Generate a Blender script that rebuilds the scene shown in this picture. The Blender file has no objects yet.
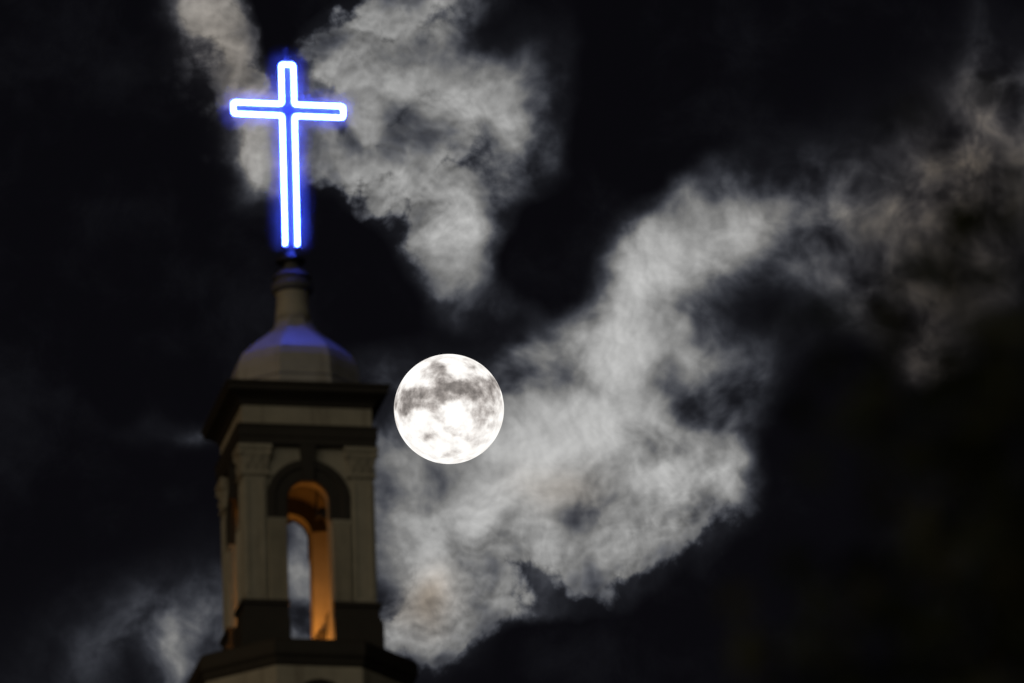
import bpy, bmesh, math, random
import numpy as np
from mathutils import Vector, Matrix, Euler

# ------------------------------------------------------------------ scene, camera, world, moonlight
scene = bpy.context.scene
COL = scene.collection
rad = math.radians

cam_data = bpy.data.cameras.new('camera')
cam_data.sensor_width = 36.0
cam_data.lens = 425.9                       # long telephoto lens
cam_data.clip_start = 0.5
cam_data.clip_end = 60000.0
cam_data.dof.use_dof = True
cam_data.dof.focus_distance = 30000.0       # focused on the moon, so the tower is soft
cam_data.dof.aperture_fstop = 6.0
cam = bpy.data.objects.new('camera', cam_data)
COL.objects.link(cam)
cam.matrix_world = (Matrix.Translation((0, 0, 1.6)) @ Matrix.Rotation(rad(90 + 19.3), 4, 'X')
                    @ Matrix.Rotation(rad(-1.7), 4, 'Z'))
scene.camera = cam

scene.view_settings.view_transform = 'Standard'
scene.view_settings.look = 'None'
scene.view_settings.exposure = 0.0
scene.view_settings.gamma = 1.0
scene.view_settings.use_curve_mapping = False
scene.render.engine = 'CYCLES'
scene.cycles.use_denoising = True
scene.cycles.max_bounces = 6
scene.cycles.volume_step_rate = 0.12

MOON_DIR = Vector((-0.00536307, 0.94556321, 0.32539432)).normalized()

world = bpy.data.worlds.new('World')
scene.world = world
world.use_nodes = True


class N:
    """A value in a shader node tree; arithmetic on it adds Math nodes."""
    def __init__(self, tree, sock):
        self.t, self.s = tree, sock

    def _m(self, op, *others, clamp=False):
        n = self.t.nodes.new('ShaderNodeMath')
        n.operation = op
        n.use_clamp = clamp
        for i, o in enumerate((self,) + others):
            if isinstance(o, N):
                self.t.links.new(o.s, n.inputs[i])
            else:
                n.inputs[i].default_value = o
        return N(self.t, n.outputs[0])

    def __add__(self, o): return self._m('ADD', o)
    def __sub__(self, o): return self._m('SUBTRACT', o)
    def __mul__(self, o): return self._m('MULTIPLY', o)
    __radd__ = __add__
    __rmul__ = __mul__
    def pow(self, p): return self._m('POWER', p)
    def abs(self): return self._m('ABSOLUTE')
    def max(self, o): return self._m('MAXIMUM', o)
    def min(self, o): return self._m('MINIMUM', o)
    def madd(self, a, b): return self._m('MULTIPLY_ADD', a, b)

    def step(self, lo, hi, a=0.0, b=1.0):
        n = self.t.nodes.new('ShaderNodeMapRange')
        n.interpolation_type = 'SMOOTHSTEP'
        self.t.links.new(self.s, n.inputs['Value'])
        n.inputs['From Min'].default_value = lo
        n.inputs['From Max'].default_value = hi
        n.inputs['To Min'].default_value = a
        n.inputs['To Max'].default_value = b
        return N(self.t, n.outputs['Result'])


class T:
    """Shorthand for adding shader nodes to a tree."""
    def __init__(self, tree): self.t = tree

    def node(self, kind, **props):
        n = self.t.nodes.new(kind)
        for k, v in props.items(): setattr(n, k, v)
        return n

    def put(self, inp, v):
        if isinstance(v, N): self.t.links.new(v.s, inp)
        elif v is not None: inp.default_value = v

    def vec(self, op, a, b=None, out=0):
        n = self.node('ShaderNodeVectorMath', operation=op)
        self.put(n.inputs[0], a)
        if b is not None: self.put(n.inputs[3] if op == 'SCALE' else n.inputs[1], b)
        return N(self.t, n.outputs[out])

    def dot(self, a, b):
        return self.vec('DOT_PRODUCT', a, b, 1)

    def noise(self, v, scale, detail=2.0, rough=0.5, lac=2.0, distortion=0.0, color=False, kind='FBM'):
        n = self.node('ShaderNodeTexNoise', noise_type=kind)
        self.put(n.inputs['Vector'], v)
        n.inputs['Scale'].default_value = scale
        n.inputs['Detail'].default_value = detail
        n.inputs['Roughness'].default_value = rough
        n.inputs['Lacunarity'].default_value = lac
        n.inputs['Distortion'].default_value = distortion
        return N(self.t, n.outputs['Color' if color else 'Fac'])

    def puffs(self, v, scale, detail=2.0, rough=0.5):
        n = self.node('ShaderNodeTexVoronoi', voronoi_dimensions='2D', feature='F1', normalize=True)
        self.put(n.inputs['Vector'], v)
        n.inputs['Scale'].default_value = scale
        n.inputs['Detail'].default_value = detail
        n.inputs['Roughness'].default_value = rough
        n.inputs['Lacunarity'].default_value = 2.3
        return N(self.t, n.outputs['Distance'])

    def xyz(self, x, y, z=0.0):
        n = self.node('ShaderNodeCombineXYZ')
        for i, v in enumerate((x, y, z)): self.put(n.inputs[i], v)
        return N(self.t, n.outputs[0])

    def blobs(self, p, table):
        """Sum of w * exp(-r^2) over soft patches (u, v, ru, rv, turn, w). The sum rides along as the
        z of the vector, so each patch waits for the one before and the shader needs little stack."""
        vec = self.vec('MULTIPLY', p, (1.0, 1.0, 0.0))
        for u, v, ru, rv, turn, w in table:
            m = self.node('ShaderNodeMapping', vector_type='TEXTURE')
            self.put(m.inputs['Vector'], vec)
            m.inputs['Location'].default_value = (u, v, 0)
            m.inputs['Rotation'].default_value = (0, 0, rad(turn))
            m.inputs['Scale'].default_value = (ru, rv, 1.0e6)
            q = N(self.t, m.outputs[0])
            g = self.node('ShaderNodeMath', operation='POWER')
            g.inputs[0].default_value = 0.36788
            self.put(g.inputs[1], self.dot(q, q))
            n = self.node('ShaderNodeVectorMath', operation='MULTIPLY_ADD')
            self.t.links.new(g.outputs[0], n.inputs[0])
            n.inputs[1].default_value = (0, 0, w)
            self.put(n.inputs[2], vec)
            vec = N(self.t, n.outputs[0])
        s = self.node('ShaderNodeSeparateXYZ')
        self.put(s.inputs[0], vec)
        return N(self.t, s.outputs[2])


# Moonlit cloud banks: soft patches (across, up, half width, half height, turn, weight) in units of
# 0.473 degrees of sky, measured from the moon; noise breaks them into billows further down.
CLOUDS = [
    (-0.14, 3.54, 1.15, 0.64, 0, 0.44),
    (-0.89, 3.39, 0.60, 0.55, 20, 0.50),
    (0.21, 2.94, 0.75, 0.65, 0, 0.44),
    (0.56, 2.59, 0.48, 0.48, 0, 0.22),
    (-0.24, 2.19, 0.60, 0.45, -40, 0.62),
    (0.11, 1.61, 0.30, 0.50, 20, 0.58),
    (-1.04, 2.99, 0.60, 0.60, 0, 0.38),
    (-1.09, 2.37, 0.52, 0.26, -25, 0.62),
    (-0.39, 3.99, 0.70, 0.26, 12, 0.35),
    (-1.84, 2.29, 0.28, 0.58, 12, 0.62),
    (-1.59, 2.89, 0.30, 0.40, 0, 0.25),
    (0.51, 0.99, 0.30, 0.14, 0, 0.22),
    (-0.97, 2.63, 0.20, 0.12, -30, -0.35),
    (-1.49, 1.64, 0.60, 0.45, -45, -0.55),
    (-0.79, 1.24, 0.60, 0.34, -45, -0.50),
    (1.91, 2.99, 0.60, 1.30, 0, -0.40),
    (-1.72, 3.84, 0.20, 0.50, 0, -0.50),
    (0.96, 1.49, 0.50, 0.50, -40, -0.40),
    (-1.29, 4.09, 0.34, 0.20, 15, -0.40),
    (0.56, 3.89, 0.40, 0.40, 0, -0.22),
    (-2.34, 3.94, 0.32, 0.60, 10, 0.70),
    (-2.17, 3.34, 0.28, 0.36, 0, 0.60),
    (-2.04, 2.69, 0.24, 0.40, 0, 0.35),
    (3.11, 1.84, 0.80, 0.50, 25, 0.62),
    (2.41, 1.69, 0.56, 0.45, 30, 0.62),
    (1.96, 0.99, 0.60, 0.66, 0, 0.72),
    (-0.64, 2.04, 0.30, 0.24, -40, 0.22),
    (0.36, 1.09, 0.90, 0.50, 25, 0.14),
    (-0.54, -0.11, 0.36, 0.70, 0, 0.12),
    (0.81, 0.04, 0.50, 0.40, 20, -0.12),
    (0.66, 2.19, 0.40, 0.50, 0, 0.16),
    (0.51, -2.19, 0.60, 0.28, 0, 0.14),
    (1.21, -0.91, 0.30, 0.30, 0, 0.15),
    (2.11, 1.74, 0.50, 0.36, 20, 0.15),
    (4.11, 2.39, 0.80, 0.60, 20, 0.12),
    (1.71, 0.19, 1.00, 0.75, 40, 0.62),
    (1.11, -0.31, 1.05, 0.70, 30, 0.55),
    (2.56, -0.46, 0.50, 0.72, -15, 0.72),
    (0.31, -1.01, 1.10, 0.70, 30, 0.52),
    (-0.19, -1.66, 0.60, 0.65, 0, 0.60),
    (1.51, -1.51, 0.70, 0.46, 15, 0.72),
    (2.19, -1.01, 0.55, 0.46, 40, 0.66),
    (-0.39, -2.26, 0.36, 0.30, 0, 0.75),
    (0.06, -1.91, 0.40, 0.40, 0, 0.30),
    (0.91, -0.61, 0.90, 0.50, 30, 0.20),
    (3.06, 0.34, 0.55, 0.50, 0, 0.12),
    (-0.49, -0.46, 0.55, 0.80, 0, 0.34),
    (-1.39, -1.81, 0.45, 0.90, 0, 0.50),
    (-2.44, -2.19, 0.70, 0.65, 20, 0.20),
    (-2.99, -2.41, 1.30, 0.60, 12, 0.26),
    (-2.69, -0.16, 0.46, 0.11, 5, 0.24),
    (2.86, 1.01, 0.56, 0.28, 10, -0.16),
    (3.41, 1.04, 0.60, 0.40, 0, 0.06),
    (0.71, -1.59, 0.55, 0.42, 0, 0.38),
    (0.81, -1.75, 0.34, 0.16, -10, -0.16),
    (0.96, -2.36, 0.60, 0.22, -12, -0.40),
    (2.71, -2.41, 1.30, 0.60, 20, -0.60),
    (0.96, -1.81, 0.34, 0.18, -10, -0.12),
    (4.31, -0.91, 0.80, 1.10, 0, -0.60),
    (-0.24, -1.91, 0.14, 0.20, 0, -0.35),
    (2.51, 0.14, 0.28, 0.22, 0, -0.25),
    (0.31, 0.79, 0.50, 0.22, 0, -0.15),
    (1.06, 1.59, 0.45, 0.60, 0, -0.30),
    (0.71, 0.64, 1.30, 0.60, 30, 0.14),
    (1.41, 1.79, 0.70, 0.90, 0, 0.10),
    (-0.49, 1.39, 0.60, 0.40, 30, 0.10),
    (2.41, 0.04, 0.34, 0.26, 0, -0.20),
    (1.91, -0.41, 0.40, 0.24, 20, -0.12),
    (1.11, -1.06, 0.40, 0.18, 10, -0.08),
    (-0.59, 2.49, 0.20, 0.14, 0, -0.12),
    (-0.44, 2.89, 0.24, 0.26, 0, -0.18),
    (-0.09, 1.94, 0.44, 0.36, -40, 0.38),
    (-0.49, 2.24, 0.40, 0.26, -30, 0.20),
    (0.99, 2.84, 0.34, 0.60, 0, 0.22),
    (2.86, -0.71, 0.24, 0.40, 0, 0.22),
    (2.01, -1.56, 0.34, 0.26, 40, 0.20),
    (5.19, 2.14, 0.80, 1.00, -30, 0.37),
    (5.56, 2.99, 0.60, 0.70, 0, 0.27),
    (5.36, 3.64, 0.14, 0.50, 15, 0.18),
    (4.81, 0.39, 0.46, 0.46, 0, 0.34),
    (4.31, 1.19, 0.80, 0.75, 0, 0.30),
]
CRISP = [
    (-1.19, 3.69, 0.60, 0.60, 0, 0.90),
    (-0.49, 4.04, 0.70, 0.30, 10, 0.90),
    (-0.49, 1.89, 0.70, 0.70, 0, 0.85),
    (-1.29, 2.24, 0.50, 0.40, 0, 0.70),
    (-2.24, 3.39, 0.50, 0.90, 0, 0.60),
    (1.51, -1.81, 1.20, 0.45, 15, 0.80),
    (-0.19, -2.21, 0.60, 0.50, 0, 0.80),
    (2.41, -1.11, 0.60, 0.60, 0, 0.60),
    (0.41, -1.51, 0.50, 0.40, 0, 0.60),
    (0.01, 2.69, 0.60, 0.50, 0, 0.50),
]
WARM = [
    (-2.34, 3.49, 0.60, 1.10, 0, 0.50),
    (5.21, 2.09, 1.20, 1.60, 0, 1.00),
    (4.81, 0.39, 0.80, 0.80, 0, 0.90),
    (-0.29, -1.91, 0.25, 0.25, 0, 0.80),
    (1.06, -0.81, 0.40, 0.25, 0, 0.35),
]


def build_world():
    nt = world.node_tree
    nt.nodes.clear()
    t = T(nt)
    F = MOON_DIR
    R = Vector((0.99955986, 0.00980512, -0.02799903))
    R = (R - F * R.dot(F)).normalized()
    U = R.cross(F).normalized()
    tc = t.node('ShaderNodeTexCoord')
    d = N(nt, tc.outputs['Generated'])
    dF = t.dot(d, tuple(F))
    front = dF.step(0.90, 0.97)
    inv = N(nt, nt.nodes.new('ShaderNodeMath').outputs[0])
    inv.s.node.operation = 'DIVIDE'
    inv.s.node.inputs[0].default_value = 121.15
    nt.links.new(dF.max(0.2).s, inv.s.node.inputs[1])
    u = t.dot(d, tuple(R)) * inv
    v = t.dot(d, tuple(U)) * inv
    p = t.xyz(u, v)
    # slow and fast swirls that bend the cloud outlines
    w1 = t.vec('SUBTRACT', t.noise(t.vec('ADD', p, (7.3, 1.9, 0.4)), 0.9, 2, 0.5, color=True), (0.5, 0.5, 0.5))
    w2 = t.vec('SUBTRACT', t.noise(t.vec('ADD', p, (2.1, 8.2, 3.4)), 3.0, 3, 0.55, color=True), (0.5, 0.5, 0.5))
    p1 = t.vec('ADD', p, t.vec('SCALE', w1, 0.70))
    p2 = t.vec('ADD', p1, t.vec('SCALE', w2, 0.16))
    base = t.blobs(p2, CLOUDS)

    pt = t.vec('ADD', t.vec('ADD', p, t.vec('SCALE', w1, 0.22)), t.vec('SCALE', w2, 0.09))
    toward = t.vec('SCALE', t.vec('NORMALIZE', p), -0.05)        # on the sky, towards the moon
    h0 = t.puffs(pt, 1.9, 2.6, 0.45)
    h1 = t.puffs(t.vec('ADD', pt, toward), 1.9, 2.6, 0.45)
    relief = h1 - h0                                             # > 0 on the side turned to the moon
    big = t.noise(t.vec('ADD', pt, (3.0, 5.0, 0.0)), 1.15, 7, 0.52, 2.1)
    fine = t.noise(t.vec('ADD', pt, (1.0, 2.0, 7.0)), 4.0, 8, 0.62)
    patch = t.noise(t.vec('ADD', p1, (4.0, 6.0, 1.0)), 1.7, 3, 0.5)
    inside = base.step(0.0, 0.5)
    body = base + (patch - 0.50) * 2.0 * inside + (big - 0.5) * 0.9 * inside
    soft = (body + (fine - 0.5) * 0.22 * inside).step(-0.05, 1.50)
    crisp = t.blobs(p1, CRISP)
    crisp = crisp.max(0.0).min(1.0)
    near = base.step(-0.35, 0.30)
    rimf = base + ((big - 0.5) * 1.5 + (h0 - 0.27) * -1.9 + (fine - 0.5) * 0.45) * near
    edge = rimf.step(0.10, 0.55)
    rim = edge * rimf.step(0.45, 1.0, 1.0, 0.0)
    sharp = edge * (soft * 0.70 + 0.10) + rim * 0.17
    cov = soft + (sharp - soft) * crisp
    thick = cov.step(0.05, 0.55)
    lit = relief * (crisp * 3.4 + 1.2) + 1.0
    lum = cov.pow(1.45) * lit.max(0.5).min(1.6) * 0.47
    lum = lum * ((fine - 0.5) * 0.24 + 1.0)
    veil = t.noise(t.vec('ADD', p1, (9.0, 2.0, 5.0)), 0.8, 6, 0.6).step(0.45, 0.85) * 0.005
    haze = base.max(0.0).min(1.0) * 0.012 + veil
    lum = (lum + haze) * front
    warm = t.blobs(p1, WARM)
    warm = warm.max(0.0).min(1.0)
    mix = t.node('ShaderNodeMix', data_type='RGBA')
    t.put(mix.inputs[0], warm)
    mix.inputs[6].default_value = (1.0, 1.0, 1.0, 1)
    mix.inputs[7].default_value = (1.0, 0.83, 0.66, 1)
    thin = t.node('ShaderNodeMix', data_type='RGBA')      # thin cloud scatters bluer than thick
    t.put(thin.inputs[0], thick)
    thin.inputs[6].default_value = (0.86, 0.93, 1.14, 1)
    thin.inputs[7].default_value = (1.0, 1.0, 0.985, 1)
    cloud = t.vec('MULTIPLY', t.vec('SCALE', N(nt, mix.outputs[2]), lum), N(nt, thin.outputs[2]))
    # glow of the town on the sky behind the photographer, and of sodium lamps to the left
    up = t.dot(d, (0, 0, 1)).step(-0.02, 0.05)
    g1 = t.dot(d, tuple(Vector((-0.40, -1.0, 0.20)).normalized())).max(0.0).pow(9.0) * up
    g2 = t.dot(d, tuple(Vector((-0.98, -0.35, 0.10)).normalized())).max(0.0).pow(8.0) * up
    town = t.vec('ADD', t.vec('SCALE', (0.60, 0.55, 0.43), g1), t.vec('SCALE', (0.30, 0.16, 0.05), g2))
    glow = t.vec('ADD', cloud, town)
    sky = t.node('ShaderNodeTexSky', sky_type='NISHITA')
    sky.sun_disc = False
    sky.sun_elevation = math.asin(F.z)
    sky.sun_rotation = math.atan2(F.x, F.y)
    bg1 = t.node('ShaderNodeBackground')
    night = t.vec('MULTIPLY', N(nt, sky.outputs[0]), (0.72, 0.80, 1.45))     # clear night air: bluer than by day
    t.put(bg1.inputs['Color'], night)
    bg1.inputs['Strength'].default_value = 0.00013
    bg2 = t.node('ShaderNodeBackground')
    t.put(bg2.inputs['Color'], glow)
    add = t.node('ShaderNodeAddShader')
    nt.links.new(bg1.outputs[0], add.inputs[0])
    nt.links.new(bg2.outputs[0], add.inputs[1])
    out = t.node('ShaderNodeOutputWorld')
    nt.links.new(add.outputs[0], out.inputs['Surface'])


build_world()

moonlight = bpy.data.lights.new('moonlight', 'SUN')
moonlight.energy = 0.02
moonlight.angle = rad(0.52)
moonlight.color = (0.95, 0.97, 1.0)
mo = bpy.data.objects.new('moonlight', moonlight)
COL.objects.link(mo)
mo.rotation_euler = MOON_DIR.to_track_quat('Z', 'Y').to_euler()

# ------------------------------------------------------------------ materials
def material(name, color, rough=0.7, metal=0.0, spread=0.25, scale=6.0, bump=0.0, streak=None, coords='Object'):
    """Principled surface with two sizes of mottling and an optional weather stain colour."""
    m = bpy.data.materials.new(name)
    m.use_nodes = True
    nt = m.node_tree
    t = T(nt)
    b = nt.nodes['Principled BSDF']
    b.inputs['Roughness'].default_value = rough
    b.inputs['Metallic'].default_value = metal
    co = N(nt, t.node('ShaderNodeTexCoord').outputs[coords])
    f = t.noise(co, scale, 5, 0.6)
    g = t.noise(t.vec('ADD', co, (5.0, 3.0, 9.0)), scale * 0.23, 3, 0.5)
    k = (f - 0.5) * spread * 2 + (g - 0.5) * spread * 2 + 1.0
    c = t.vec('SCALE', tuple(color), k)
    if streak:
        s = t.noise(t.vec('MULTIPLY', co, (7.0, 7.0, 0.6)), 1.0, 4, 0.6).step(0.52, 0.72)
        mx = t.node('ShaderNodeMix', data_type='RGBA')
        t.put(mx.inputs[0], s * 0.6)
        t.put(mx.inputs[6], c)
        mx.inputs[7].default_value = (*streak, 1)
        c = N(nt, mx.outputs[2])
    t.put(b.inputs['Base Color'], c)
    if bump:
        bp = t.node('ShaderNodeBump')
        bp.inputs['Strength'].default_value = bump
        bp.inputs['Distance'].default_value = 0.02
        t.put(bp.inputs['Height'], f)
        nt.links.new(bp.outputs[0], b.inputs['Normal'])
    return m


M_STONE = material('cream_stucco', (0.45, 0.42, 0.34), 0.85, spread=0.26, scale=5, bump=0.3, streak=(0.20, 0.17, 0.13))
M_TRIM = material('dark_brown_trim', (0.038, 0.033, 0.027), 0.7, spread=0.25, scale=7, bump=0.3)
M_DOME = material('painted_dome_sheet', (0.43, 0.42, 0.40), 0.55, spread=0.26, scale=4, bump=0.15, streak=(0.25, 0.22, 0.18))
M_STEEL = material('dark_painted_steel', (0.018, 0.02, 0.028), 0.5, metal=0.0, spread=0.2, scale=12)
M_COLLAR = material('weathered_lead', (0.12, 0.12, 0.125), 0.6, spread=0.3, scale=9, bump=0.3)
M_GROUND = material('night_ground', (0.05, 0.052, 0.04), 0.95, spread=0.35, scale=0.3)
M_BARK = material('bark', (0.06, 0.048, 0.036), 0.95, spread=0.4, scale=9, bump=0.8)
M_LAMP = material('lamp_housing', (0.03, 0.03, 0.03), 0.5, spread=0.2, scale=20)
M_GLASS_DARK = material('dark_window_glass', (0.015, 0.016, 0.02), 0.15, spread=0.2, scale=3)


def leaf_material(name, a, b):
    m = bpy.data.materials.new(name)
    m.use_nodes = True
    nt = m.node_tree
    t = T(nt)
    bs = nt.nodes['Principled BSDF']
    bs.inputs['Roughness'].default_value = 0.65
    co = N(nt, t.node('ShaderNodeTexCoord').outputs['Object'])
    k = t.noise(co, 1.4, 4, 0.6).step(0.35, 0.65)
    mx = t.node('ShaderNodeMix', data_type='RGBA')
    t.put(mx.inputs[0], k)
    mx.inputs[6].default_value = (*a, 1)
    mx.inputs[7].default_value = (*b, 1)
    nt.links.new(mx.outputs[2], bs.inputs['Base Color'])
    return m


M_LEAF = leaf_material('leaves', (0.014, 0.022, 0.008), (0.032, 0.042, 0.015))


def neon_material():
    m = bpy.data.materials.new('lit_blue_neon')
    m.use_nodes = True
    nt = m.node_tree
    t = T(nt)
    nt.nodes.clear()
    e = t.node('ShaderNodeEmission')
    co = N(nt, t.node('ShaderNodeTexCoord').outputs['Object'])
    t.put(e.inputs['Strength'], t.noise(co, 2.0, 2, 0.5) * 0.3 + 0.85)
    e.inputs['Color'].default_value = (6.5, 12.0, 132.0, 1)
    o = t.node('ShaderNodeOutputMaterial')
    nt.links.new(e.outputs[0], o.inputs['Surface'])
    return m


M_NEON = neon_material()


def halo_material():  # volume added to imitate the neon's halo, not a housing of the cross
    m = bpy.data.materials.new('added_halo_scatter')
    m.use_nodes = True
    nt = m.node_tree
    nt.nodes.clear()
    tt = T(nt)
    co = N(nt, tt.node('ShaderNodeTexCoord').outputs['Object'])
    near = None            # thinnest at its rim, densest against the tubes
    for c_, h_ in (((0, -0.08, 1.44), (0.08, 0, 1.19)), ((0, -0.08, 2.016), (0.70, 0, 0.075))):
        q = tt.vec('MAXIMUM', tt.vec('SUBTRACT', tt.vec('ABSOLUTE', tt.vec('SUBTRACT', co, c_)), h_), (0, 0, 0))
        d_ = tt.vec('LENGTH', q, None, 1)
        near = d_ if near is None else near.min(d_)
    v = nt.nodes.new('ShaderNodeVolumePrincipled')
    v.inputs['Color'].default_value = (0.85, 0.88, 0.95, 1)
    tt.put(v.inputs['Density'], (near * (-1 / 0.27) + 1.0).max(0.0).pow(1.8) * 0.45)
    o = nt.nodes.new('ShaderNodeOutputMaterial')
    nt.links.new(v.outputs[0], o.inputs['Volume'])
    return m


M_HALO = halo_material()


def moon_material():
    """Full moon: bright highlands, grey seas and bright ray systems, it shines on the scene."""
    m = bpy.data.materials.new('moon_surface')
    m.use_nodes = True
    nt = m.node_tree
    t = T(nt)
    nt.nodes.clear()
    co = N(nt, t.node('ShaderNodeTexCoord').outputs['Object'])
    R_ = 136.2
    p = t.vec('SCALE', co, 1.0 / R_)
    wob = t.vec('SUBTRACT', t.noise(p, 3.2, 4, 0.6, color=True), (0.5, 0.5, 0.5))
    q = t.vec('ADD', p, t.vec('SCALE', wob, 0.30))
    sx = t.node('ShaderNodeSeparateXYZ')
    t.put(sx.inputs[0], q)
    flat = t.xyz(N(nt, sx.outputs[0]), N(nt, sx.outputs[1]))
    seas = t.blobs(flat, MOON_SEAS)
    mott = t.noise(p, 4.2, 4, 0.5)
    fine = t.noise(p, 11.0, 3, 0.5)
    dark = (seas + (mott - 0.5) * 1.5 * seas.step(0.0, 0.4) + (mott - 0.50) * 1.35).step(-0.45, 1.30)
    val = dark * -1.0 + 1.24 + (fine - 0.5) * 0.35
    mx = t.node('ShaderNodeMix', data_type='RGBA')
    t.put(mx.inputs[0], dark)
    mx.inputs[6].default_value = (1.0, 0.985, 0.95, 1)
    mx.inputs[7].default_value = (1.0, 0.90, 0.84, 1)
    e = t.node('ShaderNodeEmission')
    nt.links.new(mx.outputs[2], e.inputs['Color'])
    t.put(e.inputs['Strength'], val.max(0.12))
    o = t.node('ShaderNodeOutputMaterial')
    nt.links.new(e.outputs[0], o.inputs['Surface'])
    return m


# ------------------------------------------------------------------ mesh helpers
def link(name, bm, mat, parent=None, loc=(0, 0, 0), rot=(0, 0, 0), smooth=False):
    me = bpy.data.meshes.new(name)
    bmesh.ops.recalc_face_normals(bm, faces=bm.faces)
    bm.to_mesh(me)
    bm.free()
    me.materials.append(mat)
    if smooth:
        for p in me.polygons: p.use_smooth = True
    o = bpy.data.objects.new(name, me)
    COL.objects.link(o)
    o.parent = parent
    o.location = loc
    o.rotation_euler = rot
    return o


def describe(o, label, cat, group=None):
    o['label'] = label
    o['category'] = cat
    if group: o['group'] = group
    return o


def empty(name, loc, rz=0.0):
    o = bpy.data.objects.new(name, None)
    COL.objects.link(o)
    o.location = loc
    o.rotation_euler = (0, 0, rz)
    return o


def box(bm, x0, x1, y0, y1, z0, z1):
    v = [bm.verts.new((x, y, z)) for z in (z0, z1) for x, y in ((x0, y0), (x1, y0), (x1, y1), (x0, y1))]
    for f in ((0, 3, 2, 1), (4, 5, 6, 7), (0, 1, 5, 4), (1, 2, 6, 5), (2, 3, 7, 6), (3, 0, 4, 7)):
        bm.faces.new([v[i] for i in f])
    return v


def bevel(bm, w, seg=2):
    es = [e for e in bm.edges if len(e.link_faces) == 2 and e.calc_face_angle(0) > 0.5]
    bmesh.ops.bevel(bm, geom=es, offset=w, segments=seg, affect='EDGES', profile=0.6)


def rings(bm, prof, n, turn=0.0, inner=None):
    """Lathe of n sides from (radius, z) pairs; caps both ends."""
    rows = []
    for r, z in prof:
        rows.append([bm.verts.new((r * math.cos(turn + 2 * math.pi * i / n), r * math.sin(turn + 2 * math.pi * i / n), z))
                     for i in range(n)])
    for a, b in zip(rows, rows[1:]):
        for i in range(n):
            bm.faces.new((a[i], a[(i + 1) % n], b[(i + 1) % n], b[i]))
    bm.faces.new(list(reversed(rows[0])))
    bm.faces.new(rows[-1])


def square_rings(bm, prof):
    rings(bm, [(h * math.sqrt(2), z) for h, z in prof], 4, math.pi / 4)


def tube(bm, pts, r, n=10, closed=False):
    pts = [Vector(p) for p in pts]
    rows = []
    up = Vector((0, 1, 0))
    for i, p in enumerate(pts):
        d = ((pts[min(i + 1, len(pts) - 1)] - pts[max(i - 1, 0)])).normalized()
        a = up if abs(d.dot(up)) < 0.9 else Vector((1, 0, 0))
        s = d.cross(a).normalized()
        w = s.cross(d).normalized()
        rr = r[i] if isinstance(r, (list, tuple)) else r
        rows.append([bm.verts.new(p + (s * math.cos(2 * math.pi * k / n) + w * math.sin(2 * math.pi * k / n)) * rr) for k in range(n)])
    for a, b in zip(rows, rows[1:]):
        for k in range(n):
            bm.faces.new((a[k], a[(k + 1) % n], b[(k + 1) % n], b[k]))
    bm.faces.new(rows[0])
    bm.faces.new(list(reversed(rows[-1])))


# ------------------------------------------------------------------ ground
bm = bmesh.new()
rings_n = 96
c = bm.verts.new((0, 0, 0))
prev = None
for rr in (40, 200, 1200, 6000, 28000):
    row = [bm.verts.new((rr * math.cos(2 * math.pi * i / rings_n), rr * math.sin(2 * math.pi * i / rings_n), 0)) for i in range(rings_n)]
    for i in range(rings_n):
        j = (i + 1) % rings_n
        bm.faces.new((c, row[i], row[j]) if prev is None else (prev[i], row[i], row[j], prev[j]))
    prev = row
ground = link('ground', bm, M_GROUND)
ground['kind'] = 'structure'

# ------------------------------------------------------------------ bell tower (dimensions in courses of 12.38 mm)
K = 0.01238
TOWER = (-2.727, 142.777, 47.507)
YAW = rad(11.08)
tower = empty('bell_tower', (TOWER[0], TOWER[1], 0.0), YAW)
describe(tower, 'cream church bell tower with arched belfry, dark cornice and rounded dome', 'tower')
Z0 = TOWER[2]


def tpart(name, bm, mat, parent=None, loc=(0, 0, 0), rot=(0, 0, 0), smooth=False):
    bmesh.ops.scale(bm, vec=(K, K, K), verts=bm.verts)
    p = parent or tower
    base = Vector((0, 0, Z0)) if p is tower else Vector((0, 0, 0))
    return link(name, bm, mat, p, base + Vector(loc) * K, rot, smooth)


T8 = math.pi / 8
# lower storeys down to the ground
bm = bmesh.new(); square_rings(bm, [(190, -Z0 / K), (190, -Z0 / K + 160), (176, -Z0 / K + 170), (170, -560), (170, -470)])
shaft = tpart('shaft', bm, M_STONE)
bm = bmesh.new(); square_rings(bm, [(171, -470), (176, -455), (190, -440), (196, -432), (196, -420), (150, -405)])
tpart('lower_cornice', bm, M_TRIM)
bm = bmesh.new(); rings(bm, [(150, -404), (150, -392), (116, -370), (113, -362), (113, -48), (113, -33)], 8, T8)
drum = tpart('pedestal', bm, M_STONE)
bm = bmesh.new()
rings(bm, [(112.5, -41), (115, -36), (116, -32), (118.5, -29), (119, -26), (119, -16), (116.5, -12.5), (60, -12.5)], 8, T8)
tpart('coping', bm, M_TRIM)


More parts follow.
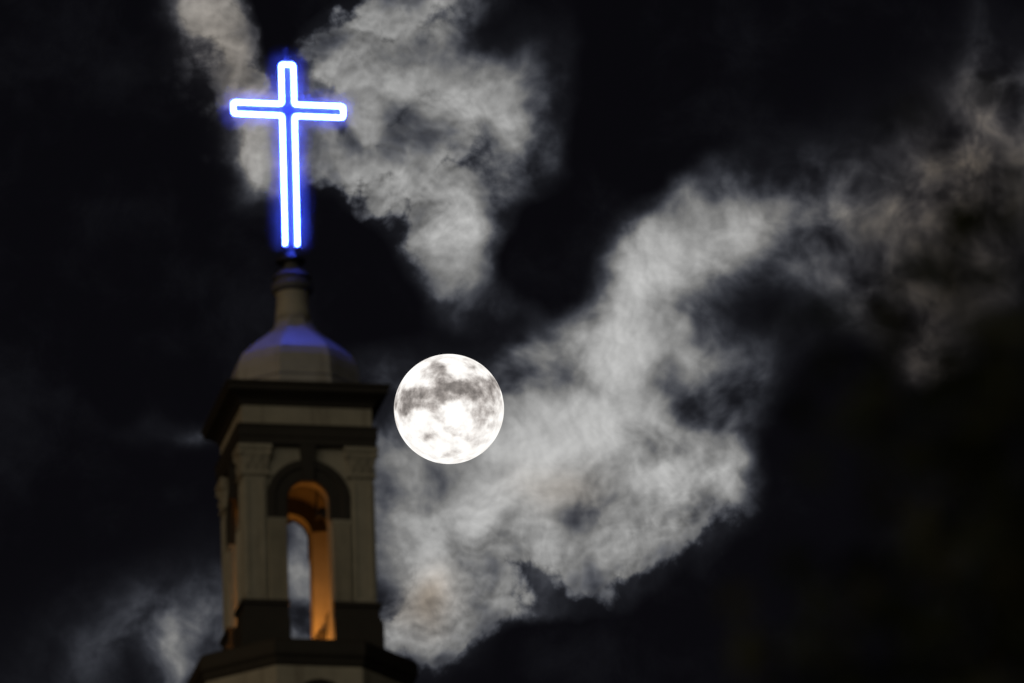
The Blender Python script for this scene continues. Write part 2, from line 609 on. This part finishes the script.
def arch_ring(r0, r1, y0, y1, zc, drop, a0=0.0, a1=math.pi, n=28):
    """Arched moulding between radii r0 and r1, stilted by drop below the springing line."""
    bm = bmesh.new()
    pts = []
    if drop: pts.append((1, 0, -drop))
    for i in range(n + 1):
        a = a0 + (a1 - a0) * i / n
        pts.append((math.cos(a), math.sin(a), 0))
    if drop: pts.append((-1, 0, -drop))
    rows = []
    for cx, cz, dz in pts:
        row = []
        for r, y in ((r0, y1), (r0, y0 + 1.2), (r0 + 1.5, y0), (r0 + (r1 - r0) * 0.55, y0), (r0 + (r1 - r0) * 0.62, y0 - 1.6),
                     (r1 - 1.2, y0 - 1.6), (r1, y0 - 0.6), (r1, y1)):
            row.append(bm.verts.new((r * cx, y, zc + r * cz + dz)))
        rows.append(row)
    m = len(rows[0])
    for a, b in zip(rows, rows[1:]):
        for i in range(m):
            bm.faces.new((a[i], a[(i + 1) % m], b[(i + 1) % m], b[i]))
    bm.faces.new(rows[0]); bm.faces.new(rows[-1])
    return bm


# small hooded windows round the pedestal
for i in range(8):
    a = i * math.pi / 4
    ap = 113 * math.cos(T8)
    bm = arch_ring(22, 30, -ap - 3, -ap + 4, -84, 66)
    hood = tpart('window', bm, M_TRIM, None, (0, 0, 0), (0, 0, a))
    bm = bmesh.new()
    pts = [(21.5 * math.cos(math.pi * k / 20), 21.5 * math.sin(math.pi * k / 20)) for k in range(21)]
    vs = [bm.verts.new((x, -ap - 0.8, -84 + z)) for x, z in pts] + [bm.verts.new((-21.5, -ap - 0.8, -150)), bm.verts.new((21.5, -ap - 0.8, -150))]
    bm.faces.new(vs)
    ext = bmesh.ops.extrude_face_region(bm, geom=bm.faces[:])
    bmesh.ops.translate(bm, vec=(0, 3, 0), verts=[v for v in ext['geom'] if isinstance(v, bmesh.types.BMVert)])
    tpart('pane', bm, M_GLASS_DARK, hood)

H = 62.5          # half width of the belfry
TH = 19.0         # wall thickness
SPR = 147.0       # springing height of the arches
TOP = 204.0
BOT = -12.5
RO = 22.0         # opening half width


def belfry_wall(half):
    """One wall with an arched opening, facing -y at y = -H."""
    bm = bmesh.new()
    n = 24
    arc = [(RO * math.cos(math.pi * i / n), SPR + RO * math.sin(math.pi * i / n)) for i in range(n + 1)]
    out = [(half, BOT), (half, TOP)]
    f, b = [], []
    loop = [(half, BOT)] + [(half, TOP)] + [(-half, TOP), (-half, BOT), (-RO, BOT)] + list(reversed(arc)) + [(RO, BOT)]
    top_f = [bm.verts.new((x, -H, TOP)) for x, z in arc]
    top_b = [bm.verts.new((x, -H + TH, TOP)) for x, z in arc]
    arc_f = [bm.verts.new((x, -H, z)) for x, z in arc]
    arc_b = [bm.verts.new((x, -H + TH, z)) for x, z in arc]
    for i in range(n):
        bm.faces.new((arc_f[i], top_f[i], top_f[i + 1], arc_f[i + 1]))
        bm.faces.new((arc_b[i + 1], top_b[i + 1], top_b[i], arc_b[i]))
        bm.faces.new((arc_f[i + 1], arc_b[i + 1], arc_b[i], arc_f[i]))
        bm.faces.new((top_f[i], top_b[i], top_b[i + 1], top_f[i + 1]))
    for s, k in ((1, 0), (-1, n)):
        fo = [bm.verts.new((s * half, -H, BOT)), bm.verts.new((s * half, -H, TOP))]
        bo = [bm.verts.new((s * half, -H + TH, BOT)), bm.verts.new((s * half, -H + TH, TOP))]
        ff, fb = bm.verts.new((s * RO, -H, BOT)), bm.verts.new((s * RO, -H + TH, BOT))
        bm.faces.new((ff, fo[0], fo[1], top_f[k], arc_f[k]))
        bm.faces.new((fb, arc_b[k], top_b[k], bo[1], bo[0]))
        bm.faces.new((ff, arc_f[k], arc_b[k], fb))
        bm.faces.new((fo[0], bo[0], bo[1], fo[1]))
        bm.faces.new((fo[1], bo[1], top_b[k], top_f[k]))
        bm.faces.new((ff, fb, bo[0], fo[0]))
    return bm


for i in range(4):
    tpart('wall', belfry_wall(H if i % 2 == 0 else H - TH - 0.1), M_STONE, None, (0, 0, 0), (0, 0, i * math.pi / 2))
bm = bmesh.new(); box(bm, -H + TH + .2, H - TH - .2, -H + TH + .2, H - TH - .2, 198, 203)
tpart('ceiling', bm, M_STONE)

# archivolts outside and inside, with a keystone on each outer one
for i in range(4):
    rz = (0, 0, i * math.pi / 2)
    av = tpart('archivolt', arch_ring(RO - 1.2, 42.6, -H - 2.5, -H + 3, SPR, 20), M_TRIM, None, (0, 0, 0), rz)
    bm = bmesh.new()
    vs = []
    for z, w in ((SPR + RO - 3, 5.0), (TOP - 0.5, 8.0)):
        for x, y in ((-w, -H + 1), (w, -H + 1), (w, -H - 6.5), (-w, -H - 6.5)):
            vs.append(bm.verts.new((x, y, z)))
    for f in ((0, 1, 2, 3), (7, 6, 5, 4), (0, 4, 5, 1), (1, 5, 6, 2), (2, 6, 7, 3), (3, 7, 4, 0)):
        bm.faces.new([vs[k] for k in f])
    bevel(bm, 0.8)
    tpart('keystone', bm, M_TRIM, av)
    tpart('archivolt', arch_ring(RO - 0.6, 38, -(H - TH) - 1.5, -(H - TH) + 1, SPR, 0, 0.12, math.pi - 0.12), M_TRIM, None,
          (0, 0, 0), (0, 0, i * math.pi / 2 + math.pi))

# corner pilasters with capitals and dark plinths
for i in range(4):
    rz = (0, 0, i * math.pi / 2)
    bm = bmesh.new()
    box(bm, 43.0, 66.0, -66.0, -43.0, 39.0, 172.0)
    # sunk panels read as edges on the two outer faces
    bevel(bm, 0.9)
    for s in (0, 1):
        for e in (45.2, 61.6):
            if s == 0: box(bm, e, e + 2.2, -67.3, -65.6, 46, 166)
            else: box(bm, 65.6, 67.3, -e - 2.2, -e, 46, 166)
    pil = tpart('corner_pilaster', bm, M_STONE, None, (0, 0, 0), rz)
    bm = bmesh.new()
    sq = lambda h, z: (h, z)
    rings(bm, [(h * math.sqrt(2), z) for h, z in ((13.6, 171.0), (14.6, 172.0), (14.6, 174.5), (13.2, 176), (13.0, 182), (14.2, 189), (16.5, 194), (15.2, 195), (15.2, 197), (17.2, 199), (17.2, 203))], 4, math.pi / 4)
    # carved leaves and corner volutes
    for face in range(4):
        ca, sa = math.cos(face * math.pi / 2), math.sin(face * math.pi / 2)
        for row, (zb, zt, offs) in enumerate(((174, 183, (-8.5, 0, 8.5)), (181, 191, (-4.3, 4.3)))):
            for o_ in offs:
                q = [(-2.6, 12.8, zb), (2.6, 12.8, zb), (2.9, 14.2, (zb + zt) / 2), (1.6, 16.6, zt), (-1.6, 16.6, zt), (-2.9, 14.2, (zb + zt) / 2)]
                vv = [bm.verts.new(((x + o_) * ca - y * sa, (x + o_) * sa + y * ca, z)) for x, y, z in q]
                vw = [bm.verts.new(((x + o_) * ca - (y - 2.2) * sa, (x + o_) * sa + (y - 2.2) * ca, z)) for x, y, z in q]
                bm.faces.new(vv); bm.faces.new(list(reversed(vw)))
                for k in range(6): bm.faces.new((vv[k], vw[k], vw[(k + 1) % 6], vv[(k + 1) % 6]))
        a = math.pi / 4 + face * math.pi / 2
        bmesh.ops.create_uvsphere(bm, u_segments=10, v_segments=6, radius=3.2,
                                  matrix=Matrix.Translation((20.5 * math.cos(a), 20.5 * math.sin(a), 194.5)))
    bmesh.ops.translate(bm, vec=(53.8, -53.8, 0), verts=bm.verts)
    tpart('capital', bm, M_STONE, pil)
    bm = bmesh.new()
    for g, (x0, grow, z0, z1) in enumerate(((RO + 0.3, 9.5, BOT, 20), (RO + 0.8, 7.5, 20.2, 24), (RO + 0.8, 5.8, 24.2, 35), (RO + 0.3, 8.2, 35.2, 39.8))):
        box(bm, x0, H + grow, -H - grow, -x0, z0, z1)
    bevel(bm, 0.7, 1)
    tpart('plinth', bm, M_TRIM, pil)

# fluted pilasters either side of every opening
for i in range(4):
    for s in (-1, 1):
        bm = bmesh.new()
        xa, xb = RO + 0.6, 42.0
        nfl = 4
        w = (xb - xa) / nfl
        prof = []
        for k in range(nfl):
            for j in range(9):
                a = math.pi * j / 8
                prof.append((xa + w * (k + 0.5) - math.cos(a) * w * 0.36, -H - 2.4 - math.sin(a) * 3.0))
        lo = [bm.verts.new((s * x, y, 40.0)) for x, y in prof]
        hi = [bm.verts.new((s * x, y, 121.0)) for x, y in prof]
        ends = [bm.verts.new((s * x, -H + .6, z)) for z in (40.0, 121.0) for x in (xa, xb)]
        for a, b, c_, d in zip(lo, lo[1:], hi[1:], hi): bm.faces.new((a, b, c_, d))
        bm.faces.new((ends[0], lo[0], hi[0], ends[2])); bm.faces.new((lo[-1], ends[1], ends[3], hi[-1]))
        bm.faces.new(lo + [ends[1], ends[0]]); bm.faces.new(list(reversed(hi)) + [ends[2], ends[3]])
        fl = tpart('fluted_pilaster', bm, M_STONE, None, (0, 0, 0), (0, 0, i * math.pi / 2))
        bm = bmesh.new()
        x0, x1 = sorted((s * (xa - .2), s * (xb + .3)))
        box(bm, x0, x1, -H - 3.6, -H + .5, 121.2, 123.6); box(bm, x0, x1, -H - 4.6, -H + .5, 123.8, 126.8)
        bevel(bm, 0.5, 1)
        tpart('impost', bm, M_STONE, fl)

# entablature, dome, neck and collar
bm = bmesh.new(); square_rings(bm, [(68.5, 203.2), (69.5, 204), (69.5, 211), (70.5, 212), (70.5, 221), (71.5, 223), (71.5, 224.6), (60, 224.6)])
tpart('architrave', bm, M_TRIM)
bm = bmesh.new(); square_rings(bm, [(66, 224.8), (66, 244.8)])
tpart('frieze', bm, M_STONE)
bm = bmesh.new(); square_rings(bm, [(66.6, 245), (68, 246.5), (68.5, 249), (71, 252), (75, 254.5), (80, 257), (81, 258), (81, 262), (83, 264), (83, 266.5), (60, 268)])
tpart('cornice', bm, M_TRIM)
bm = bmesh.new()
rings(bm, [(71.5, 267), (69.5, 274), (67.8, 281), (69.4, 282), (69.4, 284), (67.2, 285), (66.8, 296), (65.0, 305), (61.5, 314), (58.5, 317), (50, 325), (39.5, 333.5), (30, 341),
           (23.6, 347.5), (20.0, 353.5), (18.4, 360)], 8, T8)
tpart('dome', bm, M_DOME)
bm = bmesh.new(); rings(bm, [(18.6, 358), (17.6, 366), (16.3, 376), (16.0, 385), (17.2, 388.2)], 24)
tpart('neck', bm, M_STONE, smooth=True)
bm = bmesh.new()
rings(bm, [(18.5, 388.4), (21, 391), (21, 397), (19.5, 399), (17, 400), (17, 403), (19.5, 404), (19.5, 405.5), (12, 413), (9, 414), (7.5, 418), (7.5, 421.5)], 24)
tpart('collar', bm, M_COLLAR)

# ------------------------------------------------------------------ lamp on the belfry floor
lamp = empty('floodlight', (TOWER[0] + 0.03, TOWER[1] + 0.08, Z0 + BOT * K), YAW)
describe(lamp, 'small orange floodlight on the belfry floor behind the arch', 'floodlight')
bm = bmesh.new(); box(bm, -.09, .09, -.06, .06, .10, .22); bevel(bm, .012)
hs = link('housing', bm, M_LAMP, lamp)
hs.rotation_euler = (0, 0, 0)
bm = bmesh.new(); box(bm, -.11, -.095, -.02, .02, 0.0, .17); box(bm, .095, .11, -.02, .02, 0.0, .17); box(bm, -.095, .095, -.02, .02, 0.0, .012)
link('bracket', bm, M_LAMP, lamp)
ld = bpy.data.lights.new('sodium_bulb', 'POINT')
ld.energy = 30.0
ld.color = (1.0, 0.36, 0.06)
ld.shadow_soft_size = 0.06
lo_ = bpy.data.objects.new('sodium_bulb', ld)
COL.objects.link(lo_)
lo_.parent = lamp
lo_.location = (0.0, 0.0, 0.30)

# small dark horn loudspeaker fixed high in the arch
horn = empty('horn_loudspeaker', (TOWER[0], TOWER[1], Z0 + 140 * K), YAW)
describe(horn, 'small dark horn loudspeaker high inside the orange lit belfry arch', 'loudspeaker')
bm = bmesh.new(); rings(bm, [(.020, 0), (.024, .05), (.040, .10), (.075, .15), (.078, .16), (.07, .158), (.02, .07)], 16)
hb = link('horn', bm, M_LAMP, horn, (0.185, -0.30, 0.02), (rad(78), 0, rad(25)), True)
bm = bmesh.new(); box(bm, 0.17, 0.20, -0.31, -0.285, -0.0, 0.22)
link('bracket', bm, M_LAMP, horn)
bm = bmesh.new(); tube(bm, [(0.185, -0.297, 0.20), (0.22, -0.2, 0.48), (0.23, -0.15, 0.72)], 0.012, 6)
link('bracket', bm, M_LAMP, horn)

# ------------------------------------------------------------------ neon cross
cross = empty('neon_cross', (TOWER[0] - 0.012, TOWER[1], Z0 + 421.7 * K), YAW)
describe(cross, 'glowing blue white neon cross standing on top of the dome', 'cross')


def cpart(name, bm, mat, smooth=False):
    bmesh.ops.scale(bm, vec=(K, K, K), verts=bm.verts)
    return link(name, bm, mat, cross, (0, 0, 0), (0, 0, 0), smooth)


ZB = 438.0 - 419      # tube ends
ZL, ZU, ZT = 575.6 - 419, 588.0 - 419, 631.0 - 419
HS, AX = 6.3, 56.5
bm = bmesh.new()
b_ = 5.2
box(bm, -b_, b_, -3.5, 3.5, 8, ZT - 1); bevel(bm, .8, 1)
bm2_z = (ZL + 1.1, ZU - 1.1)
box(bm, -AX + 1, -b_ - .05, -3.5, 3.5, *bm2_z); box(bm, b_ + .05, AX - 1, -3.5, 3.5, *bm2_z)
cpart('cross_body', bm, M_STEEL)


def rounded(pts, r, n=6):
    out = [Vector(pts[0])]
    for a, b, c_ in zip(pts, pts[1:], pts[2:]):
        a, b, c_ = Vector(a), Vector(b), Vector(c_)
        p0 = b + (a - b).normalized() * min(r, (a - b).length * .49)
        p1 = b + (c_ - b).normalized() * min(r, (c_ - b).length * .49)
        for i in range(n + 1):
            t_ = i / n
            out.append(p0 * (1 - t_) ** 2 + b * 2 * t_ * (1 - t_) + p1 * t_ ** 2)
    out.append(Vector(pts[-1]))
    return out


YT = -6.4
path = [(-HS, YT + 3, ZB - 1), (-HS, YT, ZB), (-HS, YT, ZL), (-AX, YT, ZL), (-AX, YT, ZU), (-HS, YT, ZU), (-HS, YT, ZT), (HS, YT, ZT), (HS, YT, ZU),
        (AX, YT, ZU), (AX, YT, ZL), (HS, YT, ZL), (HS, YT, ZB), (HS, YT + 3, ZB - 1)]
bm = bmesh.new(); tube(bm, rounded(path, 2.4), 1.32, 10)
cpart('neon_tube', bm, M_NEON, True)
# added scattering volume round the tubes, there only to imitate their blue halo
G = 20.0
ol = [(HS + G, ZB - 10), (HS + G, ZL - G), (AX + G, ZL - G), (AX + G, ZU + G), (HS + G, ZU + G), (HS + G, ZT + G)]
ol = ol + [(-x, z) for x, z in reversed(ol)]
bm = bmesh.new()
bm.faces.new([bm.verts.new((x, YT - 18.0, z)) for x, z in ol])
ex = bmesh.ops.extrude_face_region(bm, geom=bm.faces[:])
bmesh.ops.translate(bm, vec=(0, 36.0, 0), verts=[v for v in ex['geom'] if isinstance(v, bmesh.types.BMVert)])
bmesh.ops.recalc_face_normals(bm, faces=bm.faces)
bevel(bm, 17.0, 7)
cpart('added_halo', bm, M_HALO)
for s in (-1, 1):
    bm = bmesh.new(); tube(bm, [(s * HS, YT + 3.6, ZB - 6), (s * HS, YT + 3.4, ZB - 1.6)], 2.3, 10)
    cpart('electrode_cap', bm, M_LAMP, True)
bm = bmesh.new(); rings(bm, [(15, 0.2), (15, 2.5), (9, 4.5), (6, 10)], 16)
cpart('base_flange', bm, M_STEEL)
bm = bmesh.new(); tube(bm, [(0, 0, ZT - 1.2), (0, 0, ZT + 22), (0, 0, ZT + 27)], [1.3, 1.0, 0.2], 8)
bmesh.ops.create_uvsphere(bm, u_segments=12, v_segments=8, radius=2.3, matrix=Matrix.Translation((0, 0, ZT + 20)))
cpart('lightning_rod', bm, M_STEEL, True)

# ------------------------------------------------------------------ the moon
MOON_SEAS = [   # across, up (moon radii), half width, half height, turn, depth
    (-0.20, 0.62, 0.30, 0.22, -20, 0.80), (0.05, 0.42, 0.42, 0.20, -10, 0.85), (0.70, 0.42, 0.34, 0.22, -15, 0.85),
    (0.30, 0.36, 0.25, 0.16, 0, 0.55), (-0.62, 0.22, 0.40, 0.22, 10, 0.75), (-0.80, 0.02, 0.25, 0.25, 0, 0.55), (-0.30, 0.16, 0.40, 0.16, 0, 0.55),
    (0.62, 0.02, 0.30, 0.28, 0, 0.42), (0.55, -0.15, 0.22, 0.2, 0, 0.35), (-0.12, -0.16, 0.12, 0.10, 0, 0.60), (-0.18, 0.02, 0.2, 0.1, 0, 0.4),
    (-0.40, -0.50, 0.18, 0.09, 10, 0.50), (0.10, -0.42, 0.22, 0.10, -20, 0.50), (0.40, -0.55, 0.3, 0.10, -15, 0.30), (0.0, -0.85, 0.4, 0.06, 0, 0.30),
    (-0.55, -0.30, 0.2, 0.08, 0, 0.25), (0.42, 0.72, 0.10, 0.08, 0, 0.40), (0.28, 0.85, 0.08, 0.05, 0, 0.40),
    (-0.55, 0.55, 0.26, 0.20, 0, -0.55), (0.08, -0.08, 0.20, 0.20, 0, -0.70), (-0.45, -0.20, 0.22, 0.16, 0, -0.35), (0.2, 0.66, 0.26, 0.12, -25, -0.45)]
MR = 136.2
bm = bmesh.new(); bmesh.ops.create_uvsphere(bm, u_segments=128, v_segments=64, radius=MR)
moon = link('moon', bm, moon_material(), None, MOON_DIR * 30000.0 + Vector((0, 0, 1.6)), (0, 0, 0), True)
moon.rotation_euler = cam.matrix_world.to_euler()
describe(moon, 'bright white full moon with grey seas among moonlit clouds', 'moon')


# ------------------------------------------------------------------ trees
def limb(bm, p0, p1, r0, r1, rng, n=5, wob=0.06, sides=7):
    p0, p1 = Vector(p0), Vector(p1)
    L = (p1 - p0).length
    pts, rs = [], []
    for i in range(n + 1):
        t_ = i / n
        j = Vector((rng.uniform(-1, 1), rng.uniform(-1, 1), rng.uniform(-1, 1))) * (wob * L * (0 < i < n))
        pts.append(p0.lerp(p1, t_) + j)
        rs.append(r0 + (r1 - r0) * t_)
    tube(bm, pts, rs, sides)
    return pts


def make_tree(name, base, crown_c, crown_r, label, seed, n_leaf, leaf, dens_edge):
    """Broad-leaved tree: trunk and limbs as one mesh, thousands of separate leaf blades as the crown."""
    rng = random.Random(seed)
    root = empty(name, base)
    describe(root, label, 'tree')
    cc = Vector(crown_c) - Vector(base)
    bm = bmesh.new()
    fork = Vector((0, 0, cc.z * 0.45))
    limb(bm, (0, 0, 0), fork, 0.30, 0.20, rng, 6, 0.01, 12)
    tips = []
    for k in range(9):
        a = 2 * math.pi * k / 9 + rng.uniform(-.3, .3)
        end = cc + Vector((math.cos(a) * crown_r.x * .55, math.sin(a) * crown_r.y * .55, crown_r.z * rng.uniform(-.3, .5)))
        pts = limb(bm, fork + Vector((0, 0, rng.uniform(-.8, .3))), end, 0.13, 0.05, rng, 6, 0.03)
        for j in range(9):
            d = Vector((rng.gauss(0, 1), rng.gauss(0, 1), rng.gauss(.25, 1))).normalized()
            e = cc + Vector((d.x * crown_r.x, d.y * crown_r.y, d.z * crown_r.z)) * rng.uniform(.80, 1.02)
            s = pts[rng.randint(3, 6)]
            if (e - s).length < crown_r.x * 1.3:
                limb(bm, s, e, 0.035, 0.008, rng, 5, 0.05, 5)
                tips.append(e)
    link('trunk', bm, M_BARK, root)
    nr = np.random.default_rng(seed)
    # clumps of leaves: centres through the crown, looser towards its rim
    nc = n_leaf // 60
    d = nr.normal(size=(nc, 3)); d /= np.linalg.norm(d, axis=1)[:, None]
    rad_ = nr.uniform(0, 1, nc) ** (1 / 2.6)
    lump = 1.0 + 0.09 * np.sin(d[:, 0] * 7 + seed) + 0.05 * np.sin(d[:, 2] * 9 + 2 * seed) + 0.04 * np.sin(d[:, 1] * 11 + seed * 3)
    rad_ = rad_ * lump
    cen = d * rad_[:, None] * np.array(crown_r)
    keep = nr.uniform(0, 1, nc) < np.clip((1.12 - rad_) / dens_edge, 0.12, 1)
    cen = cen[keep]
    cen = np.vstack([cen, np.array([list(t_ - cc) for t_ in tips])])
    P = np.repeat(cen, 60, axis=0) + nr.normal(size=(len(cen) * 60, 3)) * 0.11
    P += np.array(cc)
    n = len(P)
    a = nr.normal(size=(n, 3)); a /= np.linalg.norm(a, axis=1)[:, None]
    b = nr.normal(size=(n, 3)); b -= a * (a * b).sum(1)[:, None]; b /= np.linalg.norm(b, axis=1)[:, None]
    c_ = np.cross(a, b)
    s = (leaf * nr.uniform(.65, 1.25, n))[:, None]
    V = np.stack([P - a * s, P - a * s * .1 + b * s * .42 + c_ * s * .08, P + a * s, P - a * s * .1 - b * s * .42 + c_ * s * .08], 1).reshape(-1, 3)
    me = bpy.data.meshes.new('crown')
    me.vertices.add(n * 4); me.vertices.foreach_set('co', V.ravel())
    me.loops.add(n * 4); me.loops.foreach_set('vertex_index', np.arange(n * 4))
    me.polygons.add(n); me.polygons.foreach_set('loop_start', np.arange(0, n * 4, 4))
    me.update(calc_edges=True); me.validate()
    me.materials.append(M_LEAF)
    o = bpy.data.objects.new('crown', me)
    COL.objects.link(o)
    o.parent = root
    return root


make_tree('tree', (3.4, 19.3, 0), (2.25, 19.15, 7.0), Vector((1.95, 1.9, 2.15)),
          'dark unlit tree out of focus in the lower right corner', 5, 60000, 0.05, 0.40)
make_tree('tree', (-3.4, 19.3, 0), (-2.32, 19.15, 6.3), Vector((1.55, 1.6, 1.75)),
          'dark blurred treetop in the lower left corner', 8, 40000, 0.05, 0.40)
